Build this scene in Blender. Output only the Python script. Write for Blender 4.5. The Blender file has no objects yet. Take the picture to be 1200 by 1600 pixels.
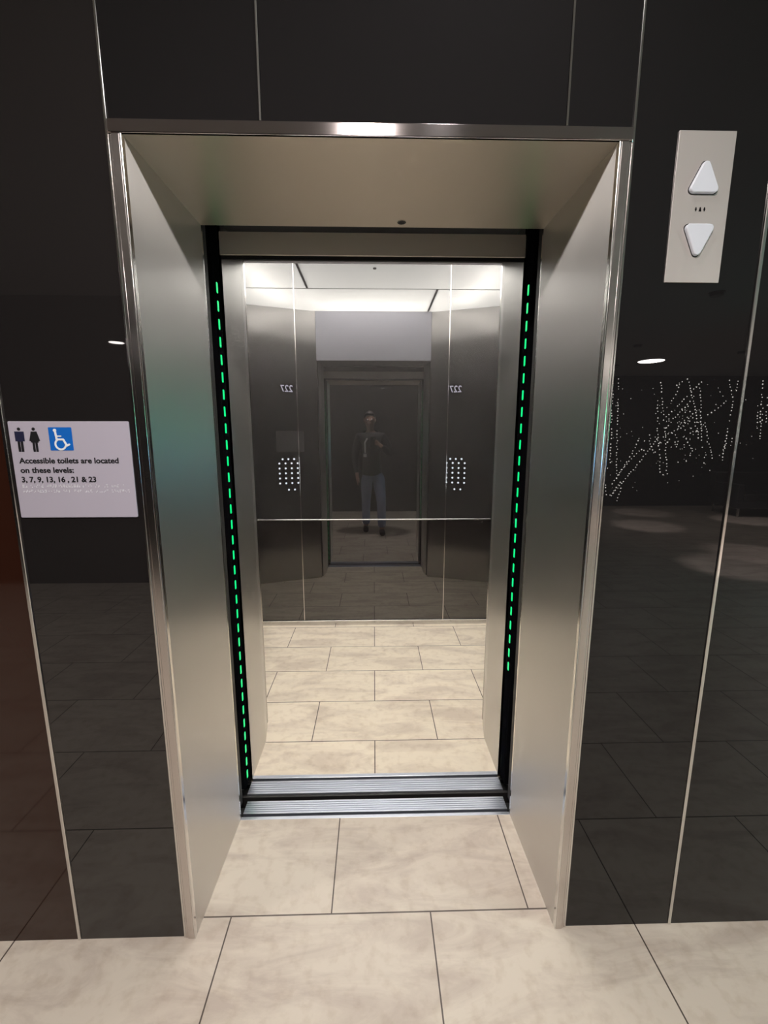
import bpy, bmesh, math, random
from mathutils import Vector, Matrix
random.seed(7)
S = bpy.context.scene
COL = S.collection

# ------------------------------------------------------------------ camera, world, exposure
F_PX = 663.6                      # focal length in pixels of a 1200 x 1600 frame
yaw, pitch, roll = 0.0233, 0.1709, -0.0003
fwd = Vector((math.sin(yaw)*math.cos(pitch), math.cos(yaw)*math.cos(pitch), -math.sin(pitch)))
rgt = Vector((math.cos(yaw), -math.sin(yaw), 0)); up = rgt.cross(fwd)
rgt, up = math.cos(roll)*rgt + math.sin(roll)*up, -math.sin(roll)*rgt + math.cos(roll)*up
cd = bpy.data.cameras.new('camera'); cam = bpy.data.objects.new('camera', cd); COL.objects.link(cam)
cd.sensor_fit = 'VERTICAL'; cd.sensor_height = 24; cd.sensor_width = 18; cd.lens = F_PX/1600*24
cd.clip_start = 0.01
M = Matrix((rgt, up, -fwd)).transposed().to_4x4(); M.translation = Vector((-0.0023, -1.0140, 1.4165))
cam.matrix_world = M
S.camera = cam
S.view_settings.view_transform = 'Standard'; S.view_settings.look = 'None'
S.view_settings.gamma = 1; S.view_settings.use_curve_mapping = False
S.view_settings.exposure = 0.0
w = bpy.data.worlds.new('world'); S.world = w; w.use_nodes = True
w.node_tree.nodes['Background'].inputs[0].default_value = (.9, .95, 1, 1)
w.node_tree.nodes['Background'].inputs[1].default_value = 0.02

LOBBY_W = 46.0        # power of each lobby downlight
LOUNGE_W = 38.0
CAR_STRIP_W = 26.0    # power of each light strip above the car ceiling
CEIL_GLOW = 1.5       # luminous ceiling of the car

# ------------------------------------------------------------------ helpers
def link(o, parent=None):
    COL.objects.link(o)
    if parent: o.parent = parent
    return o
def empty(name, loc=(0, 0, 0)):
    o = bpy.data.objects.new(name, None); o.empty_display_size = .1; link(o); o.location = loc
    return o
def tag(o, label=None, cat=None, group=None, kind=None):
    if label: o['label'] = label
    if cat: o['category'] = cat
    if group: o['group'] = group
    if kind: o['kind'] = kind
    return o
class MB:
    """collects shapes, all in world coordinates, into one mesh"""
    def __init__(s): s.bm = bmesh.new()
    def box(s, x0, x1, y0, y1, z0, z1, bev=0, seg=2):
        b = bmesh.new(); bmesh.ops.create_cube(b, size=1)
        for v in b.verts:
            v.co = Vector(((x0+x1)/2+v.co.x*(x1-x0), (y0+y1)/2+v.co.y*(y1-y0), (z0+z1)/2+v.co.z*(z1-z0)))
        if bev: bmesh.ops.bevel(b, geom=list(b.edges), offset=bev, segments=seg, affect='EDGES', profile=.5)
        s.add(b); return s
    def add(s, b):
        me = bpy.data.meshes.new('t'); b.to_mesh(me); b.free(); s.bm.from_mesh(me); bpy.data.meshes.remove(me)
        return s
    def prism(s, pts, a, b, axis='y', bev=0, seg=2):
        """2D outline extruded along an axis. y: pts are (x,z); z: pts are (x,y); x: pts are (y,z)"""
        m = bmesh.new()
        def P(p, t):
            return {'y': (p[0], t, p[1]), 'z': (p[0], p[1], t), 'x': (t, p[0], p[1])}[axis]
        A = [m.verts.new(P(p, a)) for p in pts]; B = [m.verts.new(P(p, b)) for p in pts]
        m.faces.new(A); m.faces.new(B[::-1])
        for i in range(len(pts)):
            j = (i+1) % len(pts); m.faces.new((A[j], A[i], B[i], B[j]))
        bmesh.ops.recalc_face_normals(m, faces=m.faces)
        if bev:
            es = [e for e in m.edges if all(abs({'y': v.co.y, 'z': v.co.z, 'x': v.co.x}[axis]-a) < 1e-7 for v in e.verts)]
            bmesh.ops.bevel(m, geom=es, offset=bev, segments=seg, affect='EDGES', profile=.5)
        return s.add(m)
    def tube(s, path, r, n=10, r2=None):
        path = [Vector(p) for p in path]; m = bmesh.new(); rings = []
        for i, p in enumerate(path):
            d = (path[min(i+1, len(path)-1)]-path[max(i-1, 0)]).normalized()
            a = d.orthogonal().normalized() if i == 0 else (rings[-1][1]-d*rings[-1][1].dot(d)).normalized()
            c = d.cross(a); rr = r if r2 is None else r+(r2-r)*i/(len(path)-1)
            rings.append(([m.verts.new(p+rr*(math.cos(2*math.pi*k/n)*a+math.sin(2*math.pi*k/n)*c)) for k in range(n)], a))
        for i in range(len(rings)-1):
            for k in range(n):
                m.faces.new((rings[i][0][k], rings[i][0][(k+1) % n], rings[i+1][0][(k+1) % n], rings[i+1][0][k]))
        m.faces.new(rings[0][0][::-1]); m.faces.new(rings[-1][0])
        bmesh.ops.recalc_face_normals(m, faces=m.faces)
        return s.add(m)
    def disc(s, c, r, h, axis='z', n=32):
        pts = [(r*math.cos(2*math.pi*k/n), r*math.sin(2*math.pi*k/n)) for k in range(n)]
        if axis == 'z': return s.prism([(c[0]+p[0], c[1]+p[1]) for p in pts], c[2], c[2]+h, 'z')
        if axis == 'y': return s.prism([(c[0]+p[0], c[2]+p[1]) for p in pts], c[1], c[1]+h, 'y')
        return s.prism([(c[1]+p[0], c[2]+p[1]) for p in pts], c[0], c[0]+h, 'x')
    def ring(s, c, r0, r1, z0, z1, n=40):
        m = bmesh.new(); L = []
        for (r, z) in ((r0, z0), (r1, z0), (r1, z1), (r0, z1)):
            L.append([m.verts.new((c[0]+r*math.cos(2*math.pi*k/n), c[1]+r*math.sin(2*math.pi*k/n), z)) for k in range(n)])
        for i in range(4):
            for k in range(n):
                m.faces.new((L[i][k], L[i][(k+1) % n], L[(i+1) % 4][(k+1) % n], L[(i+1) % 4][k]))
        bmesh.ops.recalc_face_normals(m, faces=m.faces)
        return s.add(m)
    def build(s, name, mat, parent=None, smooth=False, label=None):
        me = bpy.data.meshes.new(name); s.bm.to_mesh(me); s.bm.free(); me.materials.append(mat)
        if smooth: me.polygons.foreach_set('use_smooth', [True]*len(me.polygons))
        o = bpy.data.objects.new(name, me); link(o, parent)
        if parent: o.matrix_parent_inverse = Matrix.Translation(-world_loc(parent))
        if label: o['label'] = label
        return o
def world_loc(o):
    v = Vector(o.location)
    if o.parent: v = v + world_loc(o.parent) + o.matrix_parent_inverse.translation
    return v
def struct(o, label=None): o['kind'] = 'structure'; return tag(o, label)
def rounded(pts, r, n=6):
    """round the corners of an outline"""
    out = []; N = len(pts)
    for i in range(N):
        p = Vector(pts[i]); a = (Vector(pts[i-1])-p).normalized(); b = (Vector(pts[(i+1) % N])-p).normalized()
        ang = a.angle(b); t = r/math.tan(ang/2); c = p+(a+b).normalized()*(r/math.sin(ang/2))
        s0 = p+a*t-c; s1 = p+b*t-c
        a0 = math.atan2(s0.y, s0.x); a1 = math.atan2(s1.y, s1.x); d = (a1-a0+math.pi) % (2*math.pi)-math.pi
        for k in range(n+1): out.append((c.x+r*math.cos(a0+d*k/n), c.y+r*math.sin(a0+d*k/n)))
    return out
def text_obj(name, body, size, mat, x, z, y, parent, bold=0.0, width=None, facing=-1, depth=.0006):
    """lettering on a vertical plane: facing -1 reads from -Y, +1 reads from +Y (starts at x and runs to -x)"""
    cu = bpy.data.curves.new('t', 'FONT'); cu.body = body; cu.size = size; cu.extrude = depth; cu.offset = bold
    cu.resolution_u = 4
    o = bpy.data.objects.new('t', cu); COL.objects.link(o)
    bpy.context.view_layer.update()
    me = bpy.data.meshes.new_from_object(o.evaluated_get(bpy.context.evaluated_depsgraph_get()))
    bpy.data.objects.remove(o); bpy.data.curves.remove(cu)
    xs = [v.co.x for v in me.vertices]; k = 1 if width is None else width/(max(xs)-min(xs)); x0 = min(xs)
    for v in me.vertices:
        cx, cy, cz = (v.co.x-x0)*k, v.co.y, v.co.z
        v.co = (x+cx, y-cz, z+cy) if facing < 0 else (x-cx, y+cz, z+cy)
    me.materials.clear(); me.materials.append(mat); me.name = name
    q = bpy.data.objects.new(name, me); link(q, parent)
    if parent: q.matrix_parent_inverse = Matrix.Translation(-world_loc(parent))
    return q

# ------------------------------------------------------------------ materials
def new_mat(name):
    m = bpy.data.materials.new(name); m.use_nodes = True; nt = m.node_tree
    return m, nt, nt.nodes['Principled BSDF']
def simple(name, col, rough=.5, metal=0, spec=.5, ior=1.5, emit=None, es=0):
    m, nt, b = new_mat(name)
    b.inputs['Base Color'].default_value = (*col, 1); b.inputs['Roughness'].default_value = rough
    b.inputs['Metallic'].default_value = metal; b.inputs['IOR'].default_value = ior
    b.inputs['Specular IOR Level'].default_value = spec
    if emit: b.inputs['Emission Color'].default_value = (*emit, 1); b.inputs['Emission Strength'].default_value = es
    return m
def noise_rough(m, lo, hi, scale=(8, 8, 8)):
    nt = m.node_tree; b = nt.nodes['Principled BSDF']
    g = nt.nodes.new('ShaderNodeNewGeometry'); mp = nt.nodes.new('ShaderNodeMapping'); mp.inputs['Scale'].default_value = scale
    n = nt.nodes.new('ShaderNodeTexNoise'); n.inputs['Scale'].default_value = 1; n.inputs['Detail'].default_value = 3
    r = nt.nodes.new('ShaderNodeMapRange'); r.inputs[3].default_value = lo; r.inputs[4].default_value = hi
    L = nt.links.new
    L(g.outputs['Position'], mp.inputs[0]); L(mp.outputs[0], n.inputs[0]); L(n.outputs[0], r.inputs[0]); L(r.outputs[0], b.inputs['Roughness'])
    return m
def steel(name, col, rough, aniso, tangent, scale=(8, 8, 8), dr=.06):
    m = simple(name, col, rough, 1.0); nt = m.node_tree; b = nt.nodes['Principled BSDF']
    noise_rough(m, rough-dr, rough+dr, scale)
    b.inputs['Anisotropic'].default_value = aniso
    c = nt.nodes.new('ShaderNodeCombineXYZ')
    for i in range(3): c.inputs[i].default_value = tangent[i]
    nt.links.new(c.outputs[0], b.inputs['Tangent'])
    return m
def tiles(name, ox, oy, bw, rh, c1=(.62, .548, .478), c2=(.665, .592, .517), mortar=.0022):
    m, nt, b = new_mat(name); L = nt.links.new; N = nt.nodes.new
    g = N('ShaderNodeNewGeometry'); mp = N('ShaderNodeMapping'); mp.inputs['Location'].default_value = (ox, oy, 0)
    L(g.outputs['Position'], mp.inputs[0])
    br = N('ShaderNodeTexBrick'); br.offset = .5; br.offset_frequency = 2; br.squash = 1
    br.inputs['Scale'].default_value = 1; br.inputs['Mortar Size'].default_value = mortar; br.inputs['Mortar Smooth'].default_value = .1
    br.inputs['Brick Width'].default_value = bw; br.inputs['Row Height'].default_value = rh; br.inputs['Bias'].default_value = 0
    br.inputs['Color1'].default_value = (*c1, 1); br.inputs['Color2'].default_value = (*c2, 1)
    br.inputs['Mortar'].default_value = (.10, .08, .07, 1)
    L(mp.outputs[0], br.inputs[0])
    st = N('ShaderNodeMapping'); st.inputs['Rotation'].default_value = (0, 0, .5); st.inputs['Scale'].default_value = (1.4, 4.5, 1)
    L(g.outputs['Position'], st.inputs[0])
    n1 = N('ShaderNodeTexNoise'); n1.inputs['Scale'].default_value = 2.2; n1.inputs['Detail'].default_value = 9; n1.inputs['Roughness'].default_value = .62
    n1.inputs['Distortion'].default_value = .7
    L(st.outputs[0], n1.inputs[0])
    r1 = N('ShaderNodeValToRGB'); r1.color_ramp.elements[0].position = .36; r1.color_ramp.elements[0].color = (.80, .77, .76, 1)
    r1.color_ramp.elements[1].position = .56; r1.color_ramp.elements[1].color = (1.02, 1.02, 1.0, 1)
    L(n1.outputs[0], r1.inputs[0])
    n2 = N('ShaderNodeTexNoise'); n2.inputs['Scale'].default_value = 26; n2.inputs['Detail'].default_value = 6; L(g.outputs['Position'], n2.inputs[0])
    r2 = N('ShaderNodeValToRGB'); r2.color_ramp.elements[0].position = .30; r2.color_ramp.elements[0].color = (.86, .83, .80, 1)
    r2.color_ramp.elements[1].position = .5; r2.color_ramp.elements[1].color = (1, 1, 1, 1)
    L(n2.outputs[0], r2.inputs[0])
    mu = N('ShaderNodeMix'); mu.data_type = 'RGBA'; mu.blend_type = 'MULTIPLY'; mu.inputs[0].default_value = 1
    L(br.outputs['Color'], mu.inputs[6]); L(r1.outputs[0], mu.inputs[7])
    mv = N('ShaderNodeMix'); mv.data_type = 'RGBA'; mv.blend_type = 'MULTIPLY'; mv.inputs[0].default_value = .8
    L(mu.outputs[2], mv.inputs[6]); L(r2.outputs[0], mv.inputs[7])
    L(mv.outputs[2], b.inputs['Base Color'])
    b.inputs['Roughness'].default_value = .38; b.inputs['Specular IOR Level'].default_value = .35
    bp = N('ShaderNodeBump'); bp.inputs['Strength'].default_value = .25; bp.inputs['Distance'].default_value = .002; bp.invert = True
    L(br.outputs['Fac'], bp.inputs['Height']); L(bp.outputs[0], b.inputs['Normal'])
    return m

glass_left = noise_rough(simple('black brown back painted glass', (.0150, .0132, .0134), .03, ior=1.62), .004, .02, (3, 3, 3))
black_glass = noise_rough(simple('black back painted glass', (.0108, .0100, .0106), .03, ior=1.45), .002, .012, (3, 3, 3))
brown_glass = simple('dark brown glass', (.030, .010, .006), .06, ior=1.45)
car_glass = simple('polished dark car panel', (.0285, .026, .0255), .01, ior=1.92)
car_glass_low = simple('polished dark car lower panel', (.015, .012, .0118), .01, ior=2.0)
steel_jamb = steel('brushed steel jamb', (.68, .67, .655), .37, .95, (0, 1, 0), dr=.02)
steel_sof = steel('brushed steel soffit', (.68, .62, .545), .38, .8, (0, 1, 0), dr=.03)
steel_face = steel('brushed steel casing', (.66, .62, .60), .22, .6, (1, 0, 0))
steel_head = steel('brushed steel casing header', (.62, .56, .56), .14, .9, (0, 0, 1), dr=.015)
steel_car = steel('brushed steel car', (.58, .565, .55), .22, .7, (1, 0, 0), dr=.02)
steel_fascia = simple('satin steel fascia', (.95, .87, .76), .5, .5)
steel_transom = simple('satin steel transom', (.80, .80, .90), .42, .3)
steel_plain = simple('satin steel plate', (.69, .64, .62), .4, .55)
noise_rough(steel_plain, .28, .42, (40, 40, 3))
trim_metal = simple('polished trim metal', (.72, .71, .69), .16, 1)
alu = simple('sill aluminium', (.66, .69, .78), .36, 1)
black_metal = simple('matt black door gear', (.012, .012, .014), .45)
black_plastic = simple('glossy black plastic', (.006, .006, .008), .18)
curtain_black = simple('smoked black strip', (.004, .004, .005), .7, spec=0)
rubber = simple('dark rubber', (.02, .018, .018), .6)
dark_void = simple('dark shaft', (.01, .01, .01), .9)
led_green = simple('green led', (.0, .3, .12), .4, emit=(0.0, 1.0, .22), es=1.0)
white_btn = simple('translucent white button', (.62, .64, .70), .35, emit=(.8, .85, 1), es=.05)
sign_mat = simple('pale satin sign plate', (.46, .425, .51), .4)
sign_black = simple('black lettering', (.006, .006, .008), .45)
sign_navy = simple('navy ink', (.01, .012, .045), .45)
sign_blue = simple('blue symbol tile', (.0, .13, .55), .45)
sign_white = simple('white print', (.85, .86, .9), .45)
plaster = simple('lobby ceiling paint', (.30, .29, .29), .8)
dark_paint = simple('dark wall paint', (.03, .028, .028), .6)
floor_lobby = tiles('beige stone tiles of lobby', .437+.6*20, -.0486+.4*40, .6, .4)
floor_car = tiles('beige stone tiles of car', .004+.6*20, -.795+.31*40, .6, .31, (.76, .675, .56), (.81, .72, .60))
ceil_back = simple('white housing', (.8, .8, .8), .7)

# ------------------------------------------------------------------ structure: lobby shell
YF = -7.84; YO = -3.1; XS = 1.7; XL = -5.0; XR = 9.5; ZC = 2.675; HW = 3.0
A, B, B2, E_ = .549, .521, .511, .378
H1, H2 = 2.064, 2.039
struct(MB().box(XL, XR, YF, E_, -.06, 0).build('floor', floor_lobby))
struct(MB().box(XL-.1, XR+.1, YF-.1, 0, ZC, ZC+.08).build('ceiling', plaster))
struct(MB().box(XL-.1, XS, YO-.12, YO, 0, ZC).build('wall_back', black_glass))
struct(MB().box(XS-.12, XS, YF, YO-.12, 0, ZC).build('wall_lounge', dark_paint))
struct(MB().box(XS-.12, XR, YF-.1, YF, 0, ZC).build('wall_far', dark_paint))
struct(MB().box(XR, XR+.1, YF, 0, 0, ZC).build('wall_right', dark_paint))
struct(MB().box(XL-.1, XL, YO, 0, 0, ZC).build('wall_left', brown_glass))
# core of the front wall, with the glass panels on it
wf = MB().box(XL-.1, -A, .012, .25, 0, ZC).box(A, XR+.1, .012, .25, 0, ZC).box(-A, A, .012, .25, H1, ZC).build('wall_front', dark_void)
struct(wf)
g = .003
def glass(x0, x1, z0, z1, m=black_glass): return MB().box(x0+g, x1-g, 0, .012, z0, z1).build('glass_panel', m, wf)
glass(XL, -2.05, 0, ZC, brown_glass); glass(-2.05, -.852, 0, ZC, brown_glass)['label'] = 'dark brown glass panel'
glass(-.852, -A-.003, 0, ZC, glass_left); glass(-A-.003, -.235, H1+.003, ZC); glass(-.235, .408, H1+.003, ZC); glass(.408, A+.003, H1+.003, ZC)
glass(A+.003, .865, 0, ZC); glass(.865, 2.05, 0, ZC); glass(2.05, 3.3, 0, ZC); glass(3.3, XR, 0, ZC)
def vtrim(n, x, z0, z1, w_, out=.004):
    return struct(MB().box(x-w_/2, x+w_/2, -out, .011, z0, z1, .0012, 1).build('trim_%d' % n, trim_metal))
vtrim(1, -.852, 0, ZC, .0085); vtrim(2, .865, 0, ZC, .0085)
vtrim(3, -A-.003, 0, ZC, .006); vtrim(4, A+.003, 0, ZC, .006)
vtrim(5, -.235, H1+.001, ZC, .005); vtrim(6, .408, H1+.001, ZC, .005)
for i, x in enumerate((-2.05, 2.05, 3.3)): vtrim(7+i, x, 0, ZC, .0085)

# ------------------------------------------------------------------ steel door frame
fr = tag(empty('elevator_door_frame', (0, 0, 0)), 'wide brushed stainless steel frame around the open elevator doorway', 'door frame')
def jamb(s):
    pts = [(s*A, -.006), (s*(B+.004), -.006), (s*B, -.002), (s*B2, E_-.004), (s*(B2+.004), E_), (s*(B2+.02), E_), (s*A, .2)]
    return pts
for s in (-1, 1):
    # return (the deep side sheet) and the narrow casing face
    MB().prism([(s*(B+.002), -.001), (s*B, .001), (s*B2, E_), (s*(B2+.014), E_), (s*(B+.016), .02), (s*(B+.016), -.001)][::s], 0, H2, 'z').build('jamb', steel_jamb, fr)
    MB().box(*sorted((s*(B+.003), s*(A-.0065))), -.0075, .012, 0, H2-.001, .0022, 3).build('casing', steel_face, fr, label='narrow front casing strip')
    MB().box(*sorted((s*(B-.0004), s*(B+.003))), -.0078, .006, 0, H2-.0015, .0012, 2).build('edge_bead', trim_metal, fr, label='polished strip standing in for the corner highlight')  # bright strip added to imitate the highlight along the inner corner
    MB().box(*sorted((s*(A-.0065), s*A)), -.0045, 0, 0, H2-.001, .001, 1).build('edge_strip', steel_face, fr)
    MB().box(*sorted((s*(B2+.0005), s*(B2+.006))), E_-.001, E_+.012, .0, H2, .0015, 1).build('edge_bead', trim_metal, fr)
MB().box(-A, A, -.0075, .0, H2-.0005, H1, .0018, 2).build('casing_header', steel_head, fr)
MB().prism([(0, H2), (E_, H2-.001), (E_, H2+.02), (0, H2+.02)], -B-.01, B+.01, 'x').build('soffit', steel_sof, fr)
sen = MB().disc((.081, .345, H2-.003), .010, .003).build('sensor', rubber, fr, label='small dark recessed sensor in soffit')
MB().ring((.081, .345), .010, .0125, H2-.003, H2-.0005).build('bezel', trim_metal, sen)

# ------------------------------------------------------------------ shaft surround behind the frame
shaft = MB()
shaft.box(-1.9, -B2-.015, E_+.02, E_+.03, -.3, 2.6).box(B2+.015, 1.9, E_+.02, E_+.03, -.3, 2.6).box(-1.9, 1.9, E_+.02, E_+.03, H2+.02, 3)
shaft.box(-1.9, 1.9, .398, .60, 2.42, 2.43).box(-1.9, 1.9, .39, .62, -.32, -.30)
shaft.box(-1.92, -1.9, .36, .62, -.3, 3).box(1.9, 1.92, .36, .62, -.3, 3)
struct(shaft.build('wall_shaft', dark_void))
# landing sill
def grooved(y0, y1, n, z=0.0):
    """grooved plate profile across Y as an outline (y,z)"""
    p = [(y0, z-.02), (y0, z)]; st = (y1-y0)/n
    for i in range(n-1):
        y = y0+st*(i+1); p += [(y-.0014, z), (y-.0010, z-.0022), (y+.0010, z-.0022), (y+.0014, z)]
    return p+[(y1, z), (y1, z-.02)]
ls = tag(empty('landing_sill', (0, .42, 0)), 'grooved aluminium landing threshold at the lobby side of the gap', 'door sill')
MB().box(-B2, B2, E_, .391, -.02, .001, .001, 1).build('edge_rail', alu, ls)
MB().prism(grooved(.404, .462, 6), -B2+.002, B2-.002, 'x').build('tread_plate', alu, ls)
MB().box(-1.2, 1.2, .391, .404, -.03, -.014).build('guide_groove', black_metal, ls, label='dark door guide groove')
MB().box(-1.2, 1.2, E_, .462, -.10, -.03).build('sill_base', black_metal, ls)

# landing doors, slid open into their pockets
def landing_door(s, label):
    d = tag(empty('landing_door', (s*.9, .425, 0)), label, 'elevator door')
    MB().box(*sorted((s*(B2+.017), s*1.45)), .410, .438, .006, H2+.06, .003, 2).build('door_panel', black_metal if 0 else steel_plain, d)
    MB().box(*sorted((s*(B2+.009), s*(B2+.017))),   .411, .440, .02, 2.14, .002, 1).build('edge_seal', rubber, d)
    MB().box(*sorted((s*(B2+.03), s*(B2+.10))), .412, .436, -.014, .006).build('door_shoe', black_metal, d)
    return d
landing_door(-1, 'landing door slid open into the left pocket of the frame')
landing_door(1, 'landing door slid open into the right pocket of the frame')

# ------------------------------------------------------------------ elevator car
YB, YR, ZCar, XC = 2.085, .95, 2.59, 1.135
car = tag(empty('elevator_car', (0, 1.4, 0)), 'open elevator car with dark mirrored walls, beige tile floor and luminous ceiling', 'elevator')
MB().box(-XC, XC, .593, YB+.02, -.05, 0).build('car_floor', floor_car, car, label='beige stone tile floor')
sl = MB().box(-B, B, .5755, .593, -.02, .001, .001, 1).build('car_sill', alu, car, label='grooved aluminium car threshold')
MB().prism(grooved(.497, .561, 6), -B+.001, B-.001, 'x').build('tread_plate', alu, sl)
MB().box(-1.2, 1.2, .561, .5755, -.03, -.013).build('guide_groove', black_metal, sl)
MB().box(-1.2, 1.2, .497, .593, -.08, -.03).build('sill_base', black_metal, sl)
MB().box(-1.2, 1.2, .486, .4975, -.12, -.006).build('gap_seal', rubber, sl)
# back wall: three upper and three lower panels with bright joints
j1, j2, ZT = -.542, .526, .824
for x0, x1 in ((-XC, j1), (j1, j2), (j2, XC)):
    MB().box(x0+.0025, x1-.0025, YB, YB+.012, ZT+.004, ZCar).build('back_panel', car_glass, car, label='polished dark mirror upper back panel')
    MB().box(x0+.0025, x1-.0025, YB, YB+.012, .036, ZT-.004).build('back_panel', car_glass_low, car, label='polished dark lower back panel')
for x in (j1, j2): MB().box(x-.0022, x+.0022, YB-.0015, YB+.014, .03, ZCar).build('joint_strip', trim_metal, car)
MB().box(-XC, XC, YB-.004, YB+.014, ZT-.0045, ZT+.0045, .001, 1).build('rail_strip', trim_metal, car, label='bright horizontal strip across the back wall')
MB().box(-XC, XC, YB-.010, YB+.014, 0, .036, .001, 1).build('skirting', steel_car, car, label='low stainless skirting')
MB().box(-XC, XC, YB+.014, YB+.03, 0, ZCar+.2).build('wall_backing', dark_void, car)
for s in (-1, 1):
    xx = sorted((s*XC, s*(XC+.012)))
    MB().box(*xx, 1.14, YB, ZT+.004, ZCar).build('side_panel', car_glass, car)
    MB().box(*xx, 1.14, YB, .036, ZT-.004).build('side_panel', car_glass_low, car)
    MB().box(*sorted((s*(XC-.003), s*(XC+.013))), 1.14, YB, ZT-.004, ZT+.004).build('rail_strip', trim_metal, car)
    MB().box(*sorted((s*(XC-.008), s*(XC+.013))), 1.14, YB, 0, .036).build('skirting', steel_car, car)
    MB().box(*sorted((s*(XC+.013), s*(XC+.03))), .6, YB+.03, 0, ZCar+.2).build('wall_backing', dark_void, car)
    # car door post: a boxed steel jamb
    P = [(s*B, .577), (s*B, .80), (s*(B+.018), .90), (s*(B+.07), .90), (s*(B+.07), .577)][::s]
    MB().prism(P, 0, 2.15, 'z').build('door_post', steel_jamb, car, label='stainless steel post beside the car doorway')
    # return panel with control panel, angled from the doorway to the side wall
    a = Vector((s*.545, .94, 0)); b = Vector((s*XC, 1.14, 0)); t = (b-a).normalized(); n = Vector((-t.y, t.x, 0))
    if n.y < 0: n = -n
    q = [a, b, b-n*.02, a-n*.02]
    rp = MB().prism([(v.x, v.y) for v in (q if s < 0 else q[::-1])], 0, ZCar, 'z').build('return_panel', steel_car, car, label='angled stainless panel beside the doorway with lift controls')
    def onp(x, z, off): # point on the return panel at world x
        k = (x-a.x)/t.x; v = a+t*k+n*off; return Vector((v.x, v.y, z))
    # buttons of the car panel: 3 + 5 rows of 4 + 2
    xc0 = -.829 if s < 0 else .797
    spots = []
    for k in range(3): spots.append((xc0+(k-1)*.052, 1.222))
    for r_ in range(5):
        for k in range(4): spots.append((xc0+(k-1.5)*.055, 1.182-r_*.048))
    for k in range(2): spots.append((xc0+(k-.1)*.055*(1), .925))
    plate = MB()
    for (u0, u1, z0, z1) in ((-.13, .13, .89, 1.26),):
        c0 = onp(xc0+u0, 0, .001); c1 = onp(xc0+u1, 0, .001)
        q = [c0, c1, c1+n*.002, c0+n*.002]
        plate.prism([(v.x, v.y) for v in q], z0, z1, 'z')
    cp = plate.build('control_plate', steel_car, rp)
    halo = simple('lit car button', (.7, .7, .7), .4, emit=(.85, .92, 1), es=9.0) if s < 0 else bpy.data.materials['lit car button']
    mb0 = None
    for (bx, bz) in spots:
        c = onp(bx, bz, .0035)
        m = bmesh.new(); bmesh.ops.create_cone(m, cap_ends=True, segments=12, radius1=.0095, radius2=.008, depth=.004)
        rot = n.to_track_quat('Z', 'Y').to_matrix().to_4x4(); rot.translation = c
        bmesh.ops.transform(m, matrix=rot, verts=m.verts)
        MB().add(m).build('car_button', halo, rp)
    # floor number display, reads 227 from inside the car
    ang = math.atan2(t.y, t.x)
    for nm, mat_, z0, z1, off, w0 in (('display_window', black_plastic, 1.825, 1.935, .002, .075),):
        xd = -.822 if s < 0 else .777
        c0 = onp(xd-w0, 0, .0005); c1 = onp(xd+w0, 0, .0005); q = [c0, c1, c1+n*off, c0+n*off]
        dw = MB().prism([(v.x, v.y) for v in q], z0, z1, 'z').build(nm, mat_, rp)
    lit = bpy.data.materials.get('display digits') or simple('display digits', (.3, .3, .3), .4, emit=(.85, .8, 1), es=3.5)
    o = text_obj('floor_number', '227', .088, lit, 0, 0, 0, None, .001, .115, +1)
    cmid = onp(xd, 1.852, .0035)
    R_ = Matrix.Rotation(math.atan2(t.y*(1 if t.x > 0 else -1), abs(t.x)), 4, 'Z')
    o.data.transform(Matrix.Translation((.0575, 0, 0)));
    o.data.transform(Matrix.Translation(cmid) @ R_)
    o.parent = rp; o.matrix_parent_inverse = Matrix.Translation(-world_loc(rp))
    if s < 0:
        c0 = onp(-.93, 0, .0005); c1 = onp(-.68, 0, .0005); q = [c0, c1, c1+n*.0015, c0+n*.0015]
        MB().prism([(v.x, v.y) for v in q], 1.29, 1.49, 'z').build('notice_plate', simple('grey engraved plate', (.16, .15, .15), .4), rp, label='blank engraved notice plate')
# header over the doorway, inside
MB().box(-.545, .545, .93, .95, 2.15, ZCar).build('transom_panel', steel_transom, car, label='stainless transom panel over the doorway')
MB().box(-.545, .545, .66, .93, 2.152, 2.165).build('transom_underside', black_metal, car)
MB().box(-B-.003, B+.003, .571, .577, 2.034, 2.106, .0008, 1).build('door_header', steel_fascia, car, label='stainless fascia over the car doorway')
MB().box(-B-.003, B+.003, .577, .582, 2.022, 2.034).build('header_lip', black_metal, car)
MB().box(-B-.003, B+.003, .582, .66, 2.15, 2.22).build('header_back', black_metal, car)
# luminous ceiling: four diffuser panels with dark slots between, light strips above them
m, nt, b = new_mat('ceiling diffuser'); L = nt.links.new
tr = nt.nodes.new('ShaderNodeBsdfTranslucent'); tr.inputs[0].default_value = (.88, .87, .84, 1)
em = nt.nodes.new('ShaderNodeEmission'); em.inputs[0].default_value = (1, .98, .95, 1); em.inputs[1].default_value = CEIL_GLOW
ad = nt.nodes.new('ShaderNodeAddShader'); L(tr.outputs[0], ad.inputs[0]); L(em.outputs[0], ad.inputs[1])
L(ad.outputs[0], nt.nodes['Material Output'].inputs[0]); diffuser = m
ys = 1.555; sw = .009
for (x0, x1, y0, y1) in ((-XC, -.525-sw, ys, YB), (-.525+sw, XC, ys, YB), (-XC, .51-sw, YR, ys), (.51+sw, XC, YR, ys)):
    MB().box(x0, x1, y0+.003, y1-.003, ZCar, ZCar+.006).build('ceiling_panel', diffuser, car, label='luminous white ceiling panel')
cb = MB().box(-XC, XC, ys-.003, ys+.003, ZCar-.001, ZCar+.012).box(-.525-sw, -.525+sw, ys, YB, ZCar+.001, ZCar+.012).box(.51-sw, .51+sw, YR, ys, ZCar+.001, ZCar+.012)
cb.build('ceiling_joint', rubber, car)
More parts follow.
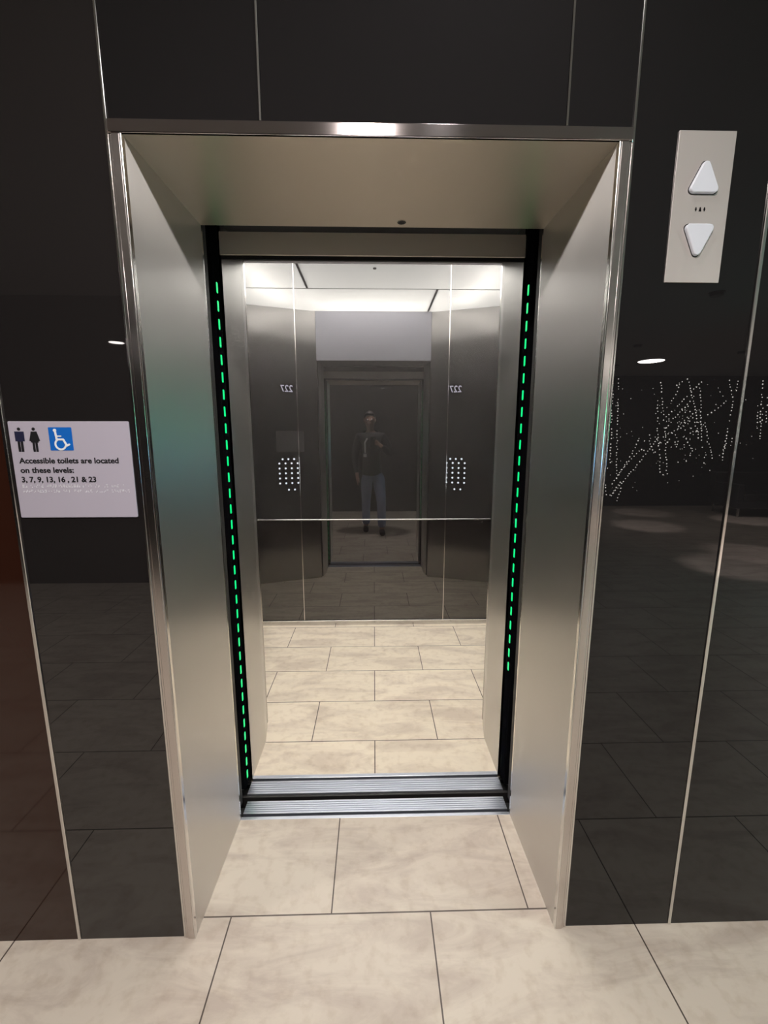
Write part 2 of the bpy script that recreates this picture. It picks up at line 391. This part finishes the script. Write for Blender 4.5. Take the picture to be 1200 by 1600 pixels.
MB().disc((.008, 1.975, ZCar-.006), .012, .006).build('ceiling_sensor', black_plastic, car)
MB().box(-XC-.02, XC+.02, YR-.35, YB+.02, ZCar+.2, ZCar+.22).build('light_housing', ceil_back, car)
MB().box(-XC-.02, XC+.02, YR-.02, YR-.0, ZCar, ZCar+.2).build('light_housing', ceil_back, car)
def strip_light(x, y, sx, sy, p, z=ZCar+.15):
    l = bpy.data.lights.new('ceiling_strip_light', 'AREA'); l.shape = 'RECTANGLE'; l.size = sx; l.size_y = sy; l.energy = p; l.color = (1, .98, .95)
    o = bpy.data.objects.new('ceiling_strip_light', l); link(o, car); o.matrix_parent_inverse = Matrix.Translation(-world_loc(car)); o.location = (x, y, z)
    return o
strip_light(-.86, 1.75, .05, .6, CAR_STRIP_W); strip_light(.86, 1.75, .05, .6, CAR_STRIP_W); strip_light(0, 1.12, .9, .05, CAR_STRIP_W*2)
strip_light(-.8, 1.3, .05, .2, CAR_STRIP_W*.5); strip_light(.8, 1.3, .05, .2, CAR_STRIP_W*.5)

# car doors in their pockets, each with a light curtain of green lamps
def car_door(s, label, n_led, group=None):
    d = tag(empty('car_door', (s*.9, .52, 0)), label, 'elevator door')
    MB().box(*sorted((s*(B+.014), s*1.45)), .508, .545, .008, 2.10, .002, 1).build('door_panel', steel_plain, d)
    MB().box(*sorted((s*(B+.006), s*(B+.014))), .548, .568, .02, 2.14, .0015, 1).build('edge_seal', black_metal, d)
    lc = MB().box(*sorted((s*(B-.002), s*(B+.016))), .480, .548, .035, 2.16, .004, 2).build('light_curtain', curtain_black, d, label='black light curtain strip')
    for k in range(n_led):
        z = 1.908-k*.05697
        pts = rounded([(.504, z-.0165), (.5155, z-.0165), (.5155, z+.0165), (.504, z+.0165)], .004, 4)
        MB().prism([(y-.003, zz) for y, zz in pts], s*(B-.0005), s*(B-.0035), 'x').build('indicator_lamp', led_green, lc)
    return d
car_door(-1, 'left car door edge with a full row of glowing green lamps', 33)
car_door(1, 'right car door edge whose green lamps stop above its dark lower end', 25)

# ------------------------------------------------------------------ toilet sign on the left
sg = tag(empty('toilet_sign', (-.703, 0, 1.343)), 'pale rectangular accessible toilets sign on the black wall left of the door', 'sign')
MB().prism(rounded([(-.840, 1.232), (-.567, 1.232), (-.567, 1.456), (-.840, 1.456)], .003, 4), -.003, -.0002, 'y', .0006, 1).build('plate', sign_mat, sg)
ys_ = -.0032
def flat(name, polys, mat, parent, y0=ys_-.0004, y1=ys_):
    mb = MB()
    for i, p in enumerate(polys): mb.prism(p, y0-i*.000008, y1, 'y')
    return mb.build(name, mat, parent)
def circ(x, z, r, n=20): return [(x+r*math.cos(2*math.pi*k/n), z+r*math.sin(2*math.pi*k/n)) for k in range(n)]
# man
x, zt, zb = -.8165, 1.442, 1.387
flat('man_symbol', [circ(x, 1.4385, .0036)], sign_black, sg)
flat('man_symbol', [[(x-.0105, 1.433), (x+.0105, 1.433), (x+.0105, 1.411), (x+.0065, 1.411), (x+.006, 1.410), (x-.006, 1.410), (x-.0065, 1.411), (x-.0105, 1.411)]], sign_navy, sg)
flat('man_symbol', [[(x-.0062, 1.4102), (x-.0006, 1.4102), (x-.0006, zb), (x-.0062, zb)], [(x+.0006, 1.4102), (x+.0062, 1.4102), (x+.0062, zb), (x+.0006, zb)]], sign_black, sg)
x = -.7835
flat('woman_symbol', [circ(x, 1.4385, .0036), [(x-.0065, 1.433), (x+.0065, 1.433), (x+.0120, 1.412), (x+.0085, 1.411), (x+.0085, 1.408), (x-.0085, 1.408), (x-.0085, 1.411), (x-.0120, 1.412)],
     [(x-.0058, 1.4082), (x-.0006, 1.4082), (x-.0006, zb), (x-.0058, zb)], [(x+.0006, 1.4082), (x+.0058, 1.4082), (x+.0058, zb), (x+.0006, zb)]], sign_black, sg)
wt = flat('accessible_symbol', [rounded([(-.7500, 1.390), (-.6975, 1.390), (-.6975, 1.4425), (-.7500, 1.4425)], .0015, 3)], sign_blue, sg)
def stroke(pts, r):
    """2D rounded stroke as polygons"""
    out = []
    for (a, b) in zip(pts, pts[1:]):
        a, b = Vector(a), Vector(b); d = (b-a).normalized(); n = Vector((-d.y, d.x))*r
        out.append([tuple(a+n), tuple(a-n), tuple(b-n), tuple(b+n)])
    for p in pts: out.append(circ(p[0], p[1], r, 12))
    return out
cx, cz = -.7255, 1.4040; arc = [(cx+.0118*math.cos(t_), cz+.0118*math.sin(t_)) for t_ in [math.radians(120+ (340-120)*k/16) for k in range(17)]]
P_ = stroke(arc, .0021)+stroke([(-.7345, 1.4315), (-.7330, 1.4150), (-.7185, 1.4150), (-.7115, 1.4010), (-.7060, 1.4035)], .0022)+stroke([(-.7335, 1.4225), (-.7230, 1.4225)], .0015)+[circ(-.7352, 1.4355, .0037)]
flat('wheelchair_figure', P_, sign_white, wt, ys_-.0009, ys_-.0004)
for body, x, z, wd in (('Accessible toilets are located', -.8255, 1.3605, .2275), ('on these levels:', -.8255, 1.3385, .122), ('3, 7, 9, 13, 16 , 21 & 23', -.8255, 1.3165, .171)):
    text_obj('sign_lettering', body, .0178, sign_black, x, z, ys_, sg, .00045, wd, -1, .0003)
br = MB(); rr = random.Random(4)
for row, (xa, xb, z) in enumerate(((-.825, -.588, 1.3095), (-.825, -.578, 1.2975))):
    x = xa
    while x < xb:
        for cx_ in (0, .0024):
            for kz in (0, 1, 2):
                if rr.random() < .5: br.disc((x+cx_, ys_-.0004, z-kz*.0024), .00085, .0005, 'y', 8)
        x += .0062 if rr.random() > .16 else .0125
br.build('braille_dots', sign_white, sg)

# ------------------------------------------------------------------ call button panel on the right
cpn = tag(empty('call_button_panel', (.712, 0, 1.912)), 'brushed steel call panel with white up and down triangle buttons, right of the door', 'call panel')
MB().box(.650, .774, -.003, -.0002, 1.762, 2.062, .0006, 1).build('plate', steel_plain, cpn)
def tri(pts, nm, lab):
    base = rounded(pts, .0085, 6)
    rim = [( (p[0]-.713)*1.0+.713, p[1]) for p in base]
    bt = MB().prism(rim[::-1], -.0105, -.0031, 'y', .0022, 3).build(nm, white_btn, cpn, label=lab)
    cxx = sum(p[0] for p in pts)/3; czz = sum(p[1] for p in pts)/3
    MB().prism([(cxx+(p[0]-cxx)*1.07, czz+(p[1]-czz)*1.07) for p in base][::-1], -.0036, -.003, 'y').build('button_recess', rubber, bt)
tri([(.6775, 1.9405), (.7485, 1.9405), (.7125, 2.0125)], 'up_button', 'white triangular up button')
tri([(.7485, 1.8795), (.6775, 1.8795), (.7125, 1.8050)], 'down_button', 'white triangular down button')
for k in range(3):
    x = .7125+(k-1)*.0095
    MB().prism(circ(x, 1.9105, .0022, 10) if k != 1 else [(x-.003, 1.906), (x+.003, 1.906), (x+.0012, 1.9145), (x-.0012, 1.9145)], -.0034, -.003, 'y').box(x-.0012, x+.0012, -.0034, -.003, 1.9065, 1.9145).build('indicator_slot', sign_black, cpn)

# ------------------------------------------------------------------ lobby downlights
def downlight(x, y, label, power, col=(1, .92, .87), size=.18, group='round downlights in the row by the elevator'):
    d = tag(empty('downlight', (x, y, ZC)), label, 'ceiling light', group)
    MB().ring((x, y), size/2+.005, size/2+.025, ZC-.008, ZC).build('bezel', trim_metal, d)
    MB().disc((x, y, ZC-.004), size/2+.005, .004).build('lens', simple('downlight lens', (.8, .8, .8), .5), d)
    l = bpy.data.lights.new('downlight_lamp', 'AREA'); l.shape = 'DISK'; l.size = size; l.energy = power; l.color = col
    o = bpy.data.objects.new('downlight_lamp', l); link(o, d); o.location = (0, 0, -.006)
    return d
downlight(-.03, -1.22, 'round downlight above the person in front of the elevator', LOBBY_W)
downlight(-3.4, -1.22, 'leftmost round downlight of the row by the elevator', LOBBY_W)
downlight(3.5, -1.22, 'rightmost round downlight of the row by the elevator', LOBBY_W*.8)
downlight(4.55, -6.17, 'round downlight near the dotted wall', LOUNGE_W, (1, .93, .86), .38, 'round downlights over the lounge')
downlight(5.6, -4.3, 'round downlight over the lounge seating aisle', LOUNGE_W, (1, .90, .84), .38, 'round downlights over the lounge')
downlight(7.6, -6.4, 'round downlight over the far lounge seats', LOUNGE_W*.5, (1, .90, .84), .38, 'round downlights over the lounge')

downlight(.22, -.30, 'small downlight added to brighten the front of the person', 3.5, (1, .97, .95), .10, 'downlights added to brighten the person')  # added lamp, there to lift the light on the person and badge
def accent(x, y, label, tx, ty, power=800, ang=24):
    d = tag(empty('accent_spotlight', (x, y, ZC)), label, 'ceiling light', 'accent spotlights over the lounge')
    MB().disc((x, y, ZC-.03), .05, .03, n=24).ring((x, y), .05, .062, ZC-.006, ZC).build('housing', black_metal, d)
    l = bpy.data.lights.new('spot_lamp', 'SPOT'); l.energy = power; l.spot_size = math.radians(ang); l.spot_blend = .7; l.shadow_soft_size = .03; l.color = (1, .88, .88)
    o = bpy.data.objects.new('spot_lamp', l); link(o, d); o.location = (0, 0, -.035)
    o.rotation_euler = Vector((tx-x, ty-y, -ZC)).to_track_quat('-Z', 'Y').to_euler()
accent(3.6, -5.0, 'ceiling spotlight lighting the floor before the dotted wall', 4.5, -5.75)
accent(3.0, -2.9, 'ceiling spotlight lighting the floor nearest the elevator wall', 4.05, -3.5)
accent(5.6, -3.1, 'ceiling spotlight lighting the floor beside the seats', 4.8, -4.0)
accent(5.4, -5.4, 'ceiling spotlight lighting the floor in front of the sofa', 6.6, -6.2)
accent(4.2, -6.6, 'ceiling spotlight close to the dotted wall', 5.2, -7.0, 400)

# ------------------------------------------------------------------ dotted light wall in the lounge
dm = simple('lit perforation', (.5, .5, .5), .4, emit=(1, .95, .88), es=14.0)
pw = tag(empty('perforated_light_wall', (5.6, YF, 0)), 'black perforated wall panel with points of light drawn as bare branches', 'wall panel')
MB().box(XS, XR, YF, YF+.02, .02, ZC-.02).build('panel', simple('matt black panel', (.012, .012, .013), .7), pw)
mb = MB(); rd = random.Random(11); bmd = mb.bm; cnt = 0
def dot(x, z, r=.0085):
    r *= 1.55
    if not (XS+.05 < x < XR-.05 and .1 < z < ZC-.06): return
    v = [bmd.verts.new((x+r*math.cos(2*math.pi*k/6), YF+.0212, z+r*math.sin(2*math.pi*k/6))) for k in range(6)]
    bmd.faces.new(v[::1])
def branch(x, z, ang, ln, depth, step=.085):
    n = int(ln/step)
    for i in range(n):
        ang += rd.uniform(-.03, .03)
        x += step*math.cos(ang); z += step*math.sin(ang)
        if rd.random() < .85: dot(x+rd.uniform(-.008, .008), z+rd.uniform(-.008, .008), rd.uniform(.004, .0095))
        if depth > 0 and rd.random() < .07: branch(x, z, ang+rd.choice((-1, 1))*rd.uniform(.35, .9), ln*rd.uniform(.3, .6), depth-1, step)
def line_of_dots(pts, step=.062):
    for a, b in zip(pts, pts[1:]):
        a, b = Vector(a), Vector(b); n = max(1, int((b-a).length/step))
        for k in range(n):
            p = a+(b-a)*(k/n)
            if rd.random() < .9: dot(p.x+rd.uniform(-.012, .012), p.y+rd.uniform(-.012, .012), rd.uniform(.0055, .0095))
TWIGS = [[(4.96, 2.6), (5.03, 1.7), (5.1, 0.62)], [(4.86, 2.44), (4.92, 1.36), (4.95, 0.8)], [(5.04, 0.48), (5.39, 1.11), (5.53, 1.49)], [(5.03, 0.23), (5.49, 0.83), (5.71, 1.15), (5.92, 1.46)], [(5.07, 0.55), (5.3, 0.9), (5.62, 1.25)], [(5.99, 1.8), (6.24, 2.07), (6.49, 2.37), (6.74, 2.61)], [(6.05, 1.63), (6.26, 1.9), (6.54, 2.21)], [(5.81, 2.17), (5.87, 1.63), (5.99, 1.01), (6.03, 0.65)], [(5.83, 2.61), (5.91, 2.24), (5.96, 1.9)], [(6.03, 1.63), (6.1, 1.18), (6.17, 0.69)], [(6.39, 2.61), (6.54, 2.24), (6.71, 1.7), (6.77, 1.36)], [(6.67, 2.44), (6.75, 1.9), (6.87, 1.18)], [(6.87, 1.73), (6.99, 1.36), (7.14, 0.95)], [(7.26, 2.58), (7.39, 2.18), (7.37, 1.84), (7.35, 1.42), (7.33, 0.9)], [(7.44, 2.58), (7.44, 2.31)], [(6.9, 1.9), (7.09, 2.04), (7.3, 2.22)], [(7.48, 1.42), (7.46, 1.08)], [(7.95, 2.58), (7.99, 2.18), (8.03, 1.7)], [(8.11, 2.24), (8.16, 1.63)], [(7.93, 2.08), (7.99, 1.56)], [(6.03, 0.65), (6.26, 0.69)], [(4.85, 0.59), (4.94, 0.19)], [(4.86, 0.87), (4.96, 0.74)], [(6.03, 2.04), (6.18, 2.31), (6.25, 2.57)], [(6.13, 2.44), (6.32, 2.61)], [(7.26, 1.08), (7.4, 1.36)], [(6.46, 1.46), (6.71, 1.11)], [(6.29, 1.7), (6.48, 1.84)], [(8.05, 2.04), (8.07, 1.35)], [(5.01, 0.23), (5.23, 0.55)], [(6.06, 1.49), (6.36, 1.63), (6.55, 1.84)], [(6.62, 1.56), (6.47, 1.9)], [(6.94, 0.9), (6.96, 1.15)], [(5.16, 0.12), (5.24, 0.44)], [(5.72, 1.36), (5.89, 1.08)]]
for tw in TWIGS: line_of_dots(tw)
for _ in range(90):
    dot(rd.gauss(6.35, .35), rd.gauss(1.6, .35), rd.uniform(.004, .0085))
for (x, z, a_, l_) in ((3.2, .5, 1.3, 2.2), (2.4, .6, 1.7, 2.0), (3.6, .4, 1.1, 2.4), (8.9, .9, 1.6, 1.8), (9.2, .8, 1.45, 1.8)):
    branch(x, z, a_, l_, 1)
for _ in range(170): dot(rd.uniform(XS, XR), rd.uniform(.3, 2.6), rd.uniform(.0025, .0055))
o = mb.build('light_points', dm, pw); o['kind'] = 'stuff'

# ------------------------------------------------------------------ lounge seats
leather = simple('dark lounge leather', (.04, .04, .044), .35)
def sofa(x, y, rz, label, w_=1.5):
    t = tag(empty('lounge_sofa', (x, y, 0)), label, 'sofa', 'dark sofas in the lounge'); t.rotation_euler.z = rz
    def part(nm, mt, *bx, bev=.02):
        o = MB().box(*bx, bev, 3).build(nm, mt); o.parent = t; return o
    h = w_/2
    part('seat_base', leather, -h, h, -.38, .38, .16, .30)
    for k in (-1, 1): part('seat_cushion', leather, min(0, k*(h-.12))+.004, max(0, k*(h-.12))-.004, -.25, .38, .30, .43, bev=.035)
    part('backrest', leather, -h, h, -.40, -.24, .30, .78)
    for k in (-1, 1):
        part('armrest', leather, *sorted((k*(h-.12), k*h)), -.40, .38, .30, .60)
        for yy in (-.34, .33): part('leg', trim_metal, *sorted((k*(h-.09), k*(h-.06))), yy-.015, yy+.015, 0, .16, bev=.003)
sofa(7.35, -6.75, .1, 'dark two seat sofa nearest the dotted wall')
sofa(8.6, -4.9, 1.35, 'dark two seat sofa turned towards the aisle')

# ------------------------------------------------------------------ screen in the lobby (seen as green and blue glints in the metal)
ds = tag(empty('display_screen', (4.6, -1.9, 0)), 'tall freestanding screen glowing green above and blue below', 'screen')
t = ds
MB().box(4.60, 4.66, -2.7, -1.3, 1.0-.04, 1.80, .006, 2).build('screen_body', black_plastic, ds)
MB().box(4.594, 4.60, -2.65, -1.35, 1.42, 1.74).build('screen_image', simple('green picture', (0, .1, .03), .3, emit=(.16, .85, .42), es=14.0), ds, label='green upper half of the picture')
MB().box(4.594, 4.60, -2.65, -1.35, 1.06, 1.32).build('screen_image', simple('blue picture', (0, .03, .1), .3, emit=(.28, .55, 1), es=14.0), ds, label='blue lower half of the picture')
MB().box(4.62, 4.64, -2.05, -1.95, .03, .96).build('stand_post', trim_metal, ds)
MB().box(4.40, 4.86, -2.3, -1.7, 0, .03, .004, 1).build('stand_base', black_metal, ds)

# ------------------------------------------------------------------ the person with the phone, seen in the dark mirror of the car
skin = simple('skin', (.42, .25, .19), .5); jacket_m = simple('black jacket', (.014, .014, .017), .6)
jeans = simple('blue jeans', (.26, .32, .50), .8); shoe_m = simple('black shoe', (.015, .015, .016), .4); hair_m = simple('dark hair', (.015, .011, .009), .6)
def skin_mesh(name, verts, edges, radii, mat, parent, root=0, sub=2):
    me = bpy.data.meshes.new('t'); me.from_pydata(verts, edges, []); o = bpy.data.objects.new('t', me); COL.objects.link(o)
    m = o.modifiers.new('s', 'SKIN')
    sv = me.skin_vertices[0].data if me.skin_vertices else None
    if sv is None:
        b_ = bmesh.new(); b_.from_mesh(me); b_.verts.layers.skin.verify(); b_.to_mesh(me); b_.free(); sv = me.skin_vertices[0].data
    for i, r in enumerate(radii):
        sv[i].radius = r if isinstance(r, tuple) else (r, r); sv[i].use_root = (i == root)
    s2 = o.modifiers.new('u', 'SUBSURF'); s2.levels = sub; s2.render_levels = sub
    bpy.context.view_layer.update()
    nm = bpy.data.meshes.new_from_object(o.evaluated_get(bpy.context.evaluated_depsgraph_get()))
    bpy.data.objects.remove(o); bpy.data.meshes.remove(me)
    nm.materials.clear(); nm.materials.append(mat); nm.name = name
    nm.polygons.foreach_set('use_smooth', [True]*len(nm.polygons))
    q = bpy.data.objects.new(name, nm); link(q, parent)
    if parent: q.matrix_parent_inverse = Matrix.Translation(-world_loc(parent))
    return q
pr = tag(empty('person', (-.02, -1.2, 0)), 'person in dark jacket and blue jeans holding up a phone, mirrored in the elevator car', 'person')
V = []; Eg = []; Rd = []
def ch(start, pts):
    """chain of (x,y,z,r) joints"""
    prev = start
    for p in pts:
        V.append(p[:3]); Rd.append(p[3] if len(p) == 4 else (p[3], p[4]))
        if prev is not None: Eg.append((prev, len(V)-1))
        prev = len(V)-1
    return prev
pel = ch(None, [(-.03, -1.27, .96, .075)])
chest = ch(pel, [(-.035, -1.28, 1.12, .10), (-.04, -1.29, 1.28, .10)])
nb = ch(chest, [(-.045, -1.29, 1.42, .085)])
neck = ch(nb, [(-.055, -1.30, 1.53, .055), (-.06, -1.30, 1.585, .055)])
ch(neck, [(-.062, -1.285, 1.64, .075), (-.064, -1.29, 1.70, .085), (-.064, -1.295, 1.76, .07)])
# right arm, bent up to the phone
rw = ch(nb, [(.13, -1.30, 1.44, .045), (.20, -1.25, 1.31, .040), (.235, -1.19, 1.19, .036), (.17, -1.12, 1.26, .036), (.085, -1.075, 1.325, .026)])
palm = ch(rw, [(.055, -1.062, 1.350, .026), (.040, -1.056, 1.372, .024)])
for (dx, dz) in ((0, .0), (0, -.020), (0, -.040), (0, -.058)):
    ch(palm, [(.046, -1.045, 1.385+dz, .009), (.040, -1.028, 1.390+dz, .008), (.022, -1.021, 1.392+dz, .0075), (.008, -1.021, 1.392+dz, .007)])
ch(palm, [(.030, -1.062, 1.368, .011), (.010, -1.058, 1.380, .009), (-.004, -1.052, 1.388, .008)])
# left arm hanging
lw = ch(nb, [(-.22, -1.29, 1.44, .045), (-.265, -1.28, 1.29, .040), (-.29, -1.26, 1.14, .036), (-.275, -1.20, 1.00, .035), (-.255, -1.15, .885, .026)])
lp = ch(lw, [(-.25, -1.14, .84, .028), (-.246, -1.13, .805, .026)])
for k in range(4):
    yy = -1.155+k*.018
    ch(lp, [(-.250, yy, .785, .009), (-.246, yy+.004, .757, .008), (-.236, yy+.008, .733, .0075)])
ch(lp, [(-.235, -1.112, .83, .011), (-.225, -1.095, .80, .010), (-.222, -1.088, .775, .009)])
# legs
ch(pel, [(.06, -1.24, .86, .08), (.085, -1.17, .66, .066), (.105, -1.09, .49, .058), (.108, -1.06, .30, .052), (.112, -1.055, .10, .037), (.113, -1.02, .05, .035), (.118, -.95, .035, .028)])
ch(pel, [(-.11, -1.27, .86, .08), (-.12, -1.27, .66, .066), (-.125, -1.27, .49, .058), (-.128, -1.29, .30, .052), (-.130, -1.31, .10, .037), (-.131, -1.28, .05, .035), (-.135, -1.20, .035, .028)])
skin_mesh('body', V, Eg, Rd, skin, pr)
# jacket
V = []; Eg = []; Rd = []
p0 = ch(None, [(-.03, -1.27, .85, .165), (-.03, -1.27, .92, .165)])
c1 = ch(p0, [(-.03, -1.27, 1.0, .16), (-.035, -1.28, 1.15, .15), (-.04, -1.29, 1.30, .155)]); c2 = ch(c1, [(-.045, -1.29, 1.42, .14)])
ch(c2, [(-.055, -1.30, 1.50, .085), (-.057, -1.30, 1.555, .070)])
ch(c2, [(.13, -1.30, 1.44, .08), (.20, -1.25, 1.31, .064), (.238, -1.19, 1.185, .058), (.17, -1.12, 1.26, .048), (.105, -1.085, 1.31, .038)])
ch(c2, [(-.22, -1.29, 1.44, .08), (-.265, -1.28, 1.29, .064), (-.29, -1.26, 1.14, .058), (-.275, -1.20, 1.00, .048), (-.258, -1.155, .905, .038)])
skin_mesh('jacket', V, Eg, Rd, jacket_m, pr)
V = []; Eg = []; Rd = []
p0 = ch(None, [(-.03, -1.27, 1.0, .13), (-.03, -1.27, .93, .135)])
ch(p0, [(.06, -1.24, .86, .11), (.085, -1.17, .66, .09), (.105, -1.09, .49, .075), (.108, -1.06, .30, .068), (.112, -1.055, .09, .062)])
ch(p0, [(-.11, -1.27, .86, .11), (-.12, -1.27, .66, .09), (-.125, -1.27, .49, .075), (-.128, -1.29, .30, .068), (-.130, -1.31, .09, .062)])
skin_mesh('jeans', V, Eg, Rd, jeans, pr)
for (x, y) in ((.113, -1.0), (-.132, -1.25)):
    skin_mesh('shoe', [(x, y-.11, .045), (x, y-.03, .05), (x+.004, y+.06, .04), (x+.006, y+.11, .034)], [(0, 1), (1, 2), (2, 3)], [(.042, .045), (.045, .05), (.048, .038), (.036, .03)], shoe_m, pr)
m = bmesh.new(); bmesh.ops.create_uvsphere(m, u_segments=20, v_segments=14, radius=1)
bmesh.ops.delete(m, geom=[v for v in m.verts if v.co.z < -.15 and v.co.y > -.35 or v.co.y > .62 and v.co.z < .45], context='VERTS')
for v in m.verts: v.co = Vector((-.064+v.co.x*.088, -1.302+v.co.y*.104, 1.715+v.co.z*.115))
MB().add(m).build('hair', hair_m, pr, True)
# face: eyes, nose, mouth and ears, half hidden by the phone in the mirror
for s in (-1, 1):
    m = bmesh.new(); bmesh.ops.create_uvsphere(m, u_segments=10, v_segments=8, radius=.012)
    bmesh.ops.translate(m, vec=(-.064+s*.031, -1.212, 1.695), verts=m.verts); MB().add(m).build('eye', sign_white, pr, True)
    m = bmesh.new(); bmesh.ops.create_uvsphere(m, u_segments=10, v_segments=8, radius=1)
    for v in m.verts: v.co = Vector((-.064+s*.084+v.co.x*.010, -1.29+v.co.y*.018, 1.69+v.co.z*.030))
    MB().add(m).build('ear', skin, pr, True)
MB().tube([(-.064, -1.208, 1.70), (-.064, -1.192, 1.672), (-.064, -1.205, 1.664)], .009, 8, .012).build('nose', skin, pr, True)
MB().tube([(-.088, -1.212, 1.638), (-.064, -1.204, 1.636), (-.040, -1.212, 1.638)], .006, 8).build('mouth', simple('lips', (.4, .16, .13), .5), pr, True)
# white lanyard straps and badge on the jacket
MB().tube([(-.100, -1.145, 1.42), (-.135, -1.125, 1.36), (-.132, -1.115, 1.21)], .011, 6).build('lanyard', sign_white, pr)
MB().box(-.158, -.110, -1.127, -1.122, 1.15, 1.20, .002, 1).build('badge', sign_white, pr, label='white badge on the jacket')
# phone
ph = tag(empty('smartphone', (-.018, -1.034, 1.36)), 'black smartphone held upright in the person\'s hand', 'phone')
MB().prism(rounded([(-.052, 1.290), (.022, 1.290), (.022, 1.440), (-.052, 1.440)], .009, 5), -1.042, -1.034, 'y', .0015, 2).build('phone_body', black_plastic, ph)
MB().prism(rounded([(-.013, 1.400), (.013, 1.400), (.013, 1.433), (-.013, 1.433)], .005, 4), -1.034, -1.0325, 'y').build('camera_bump', black_metal, ph)
MB().disc((-.0023, -1.0325, 1.4165), .005, .0008, 'y', 20).build('camera_lens', black_plastic, ph)
MB().box(-.049, .019, -1.0424, -1.042, 1.294, 1.436).build('screen', simple('phone screen', (.05, .05, .05), .2, emit=(.7, .75, .9), es=.6), ph)
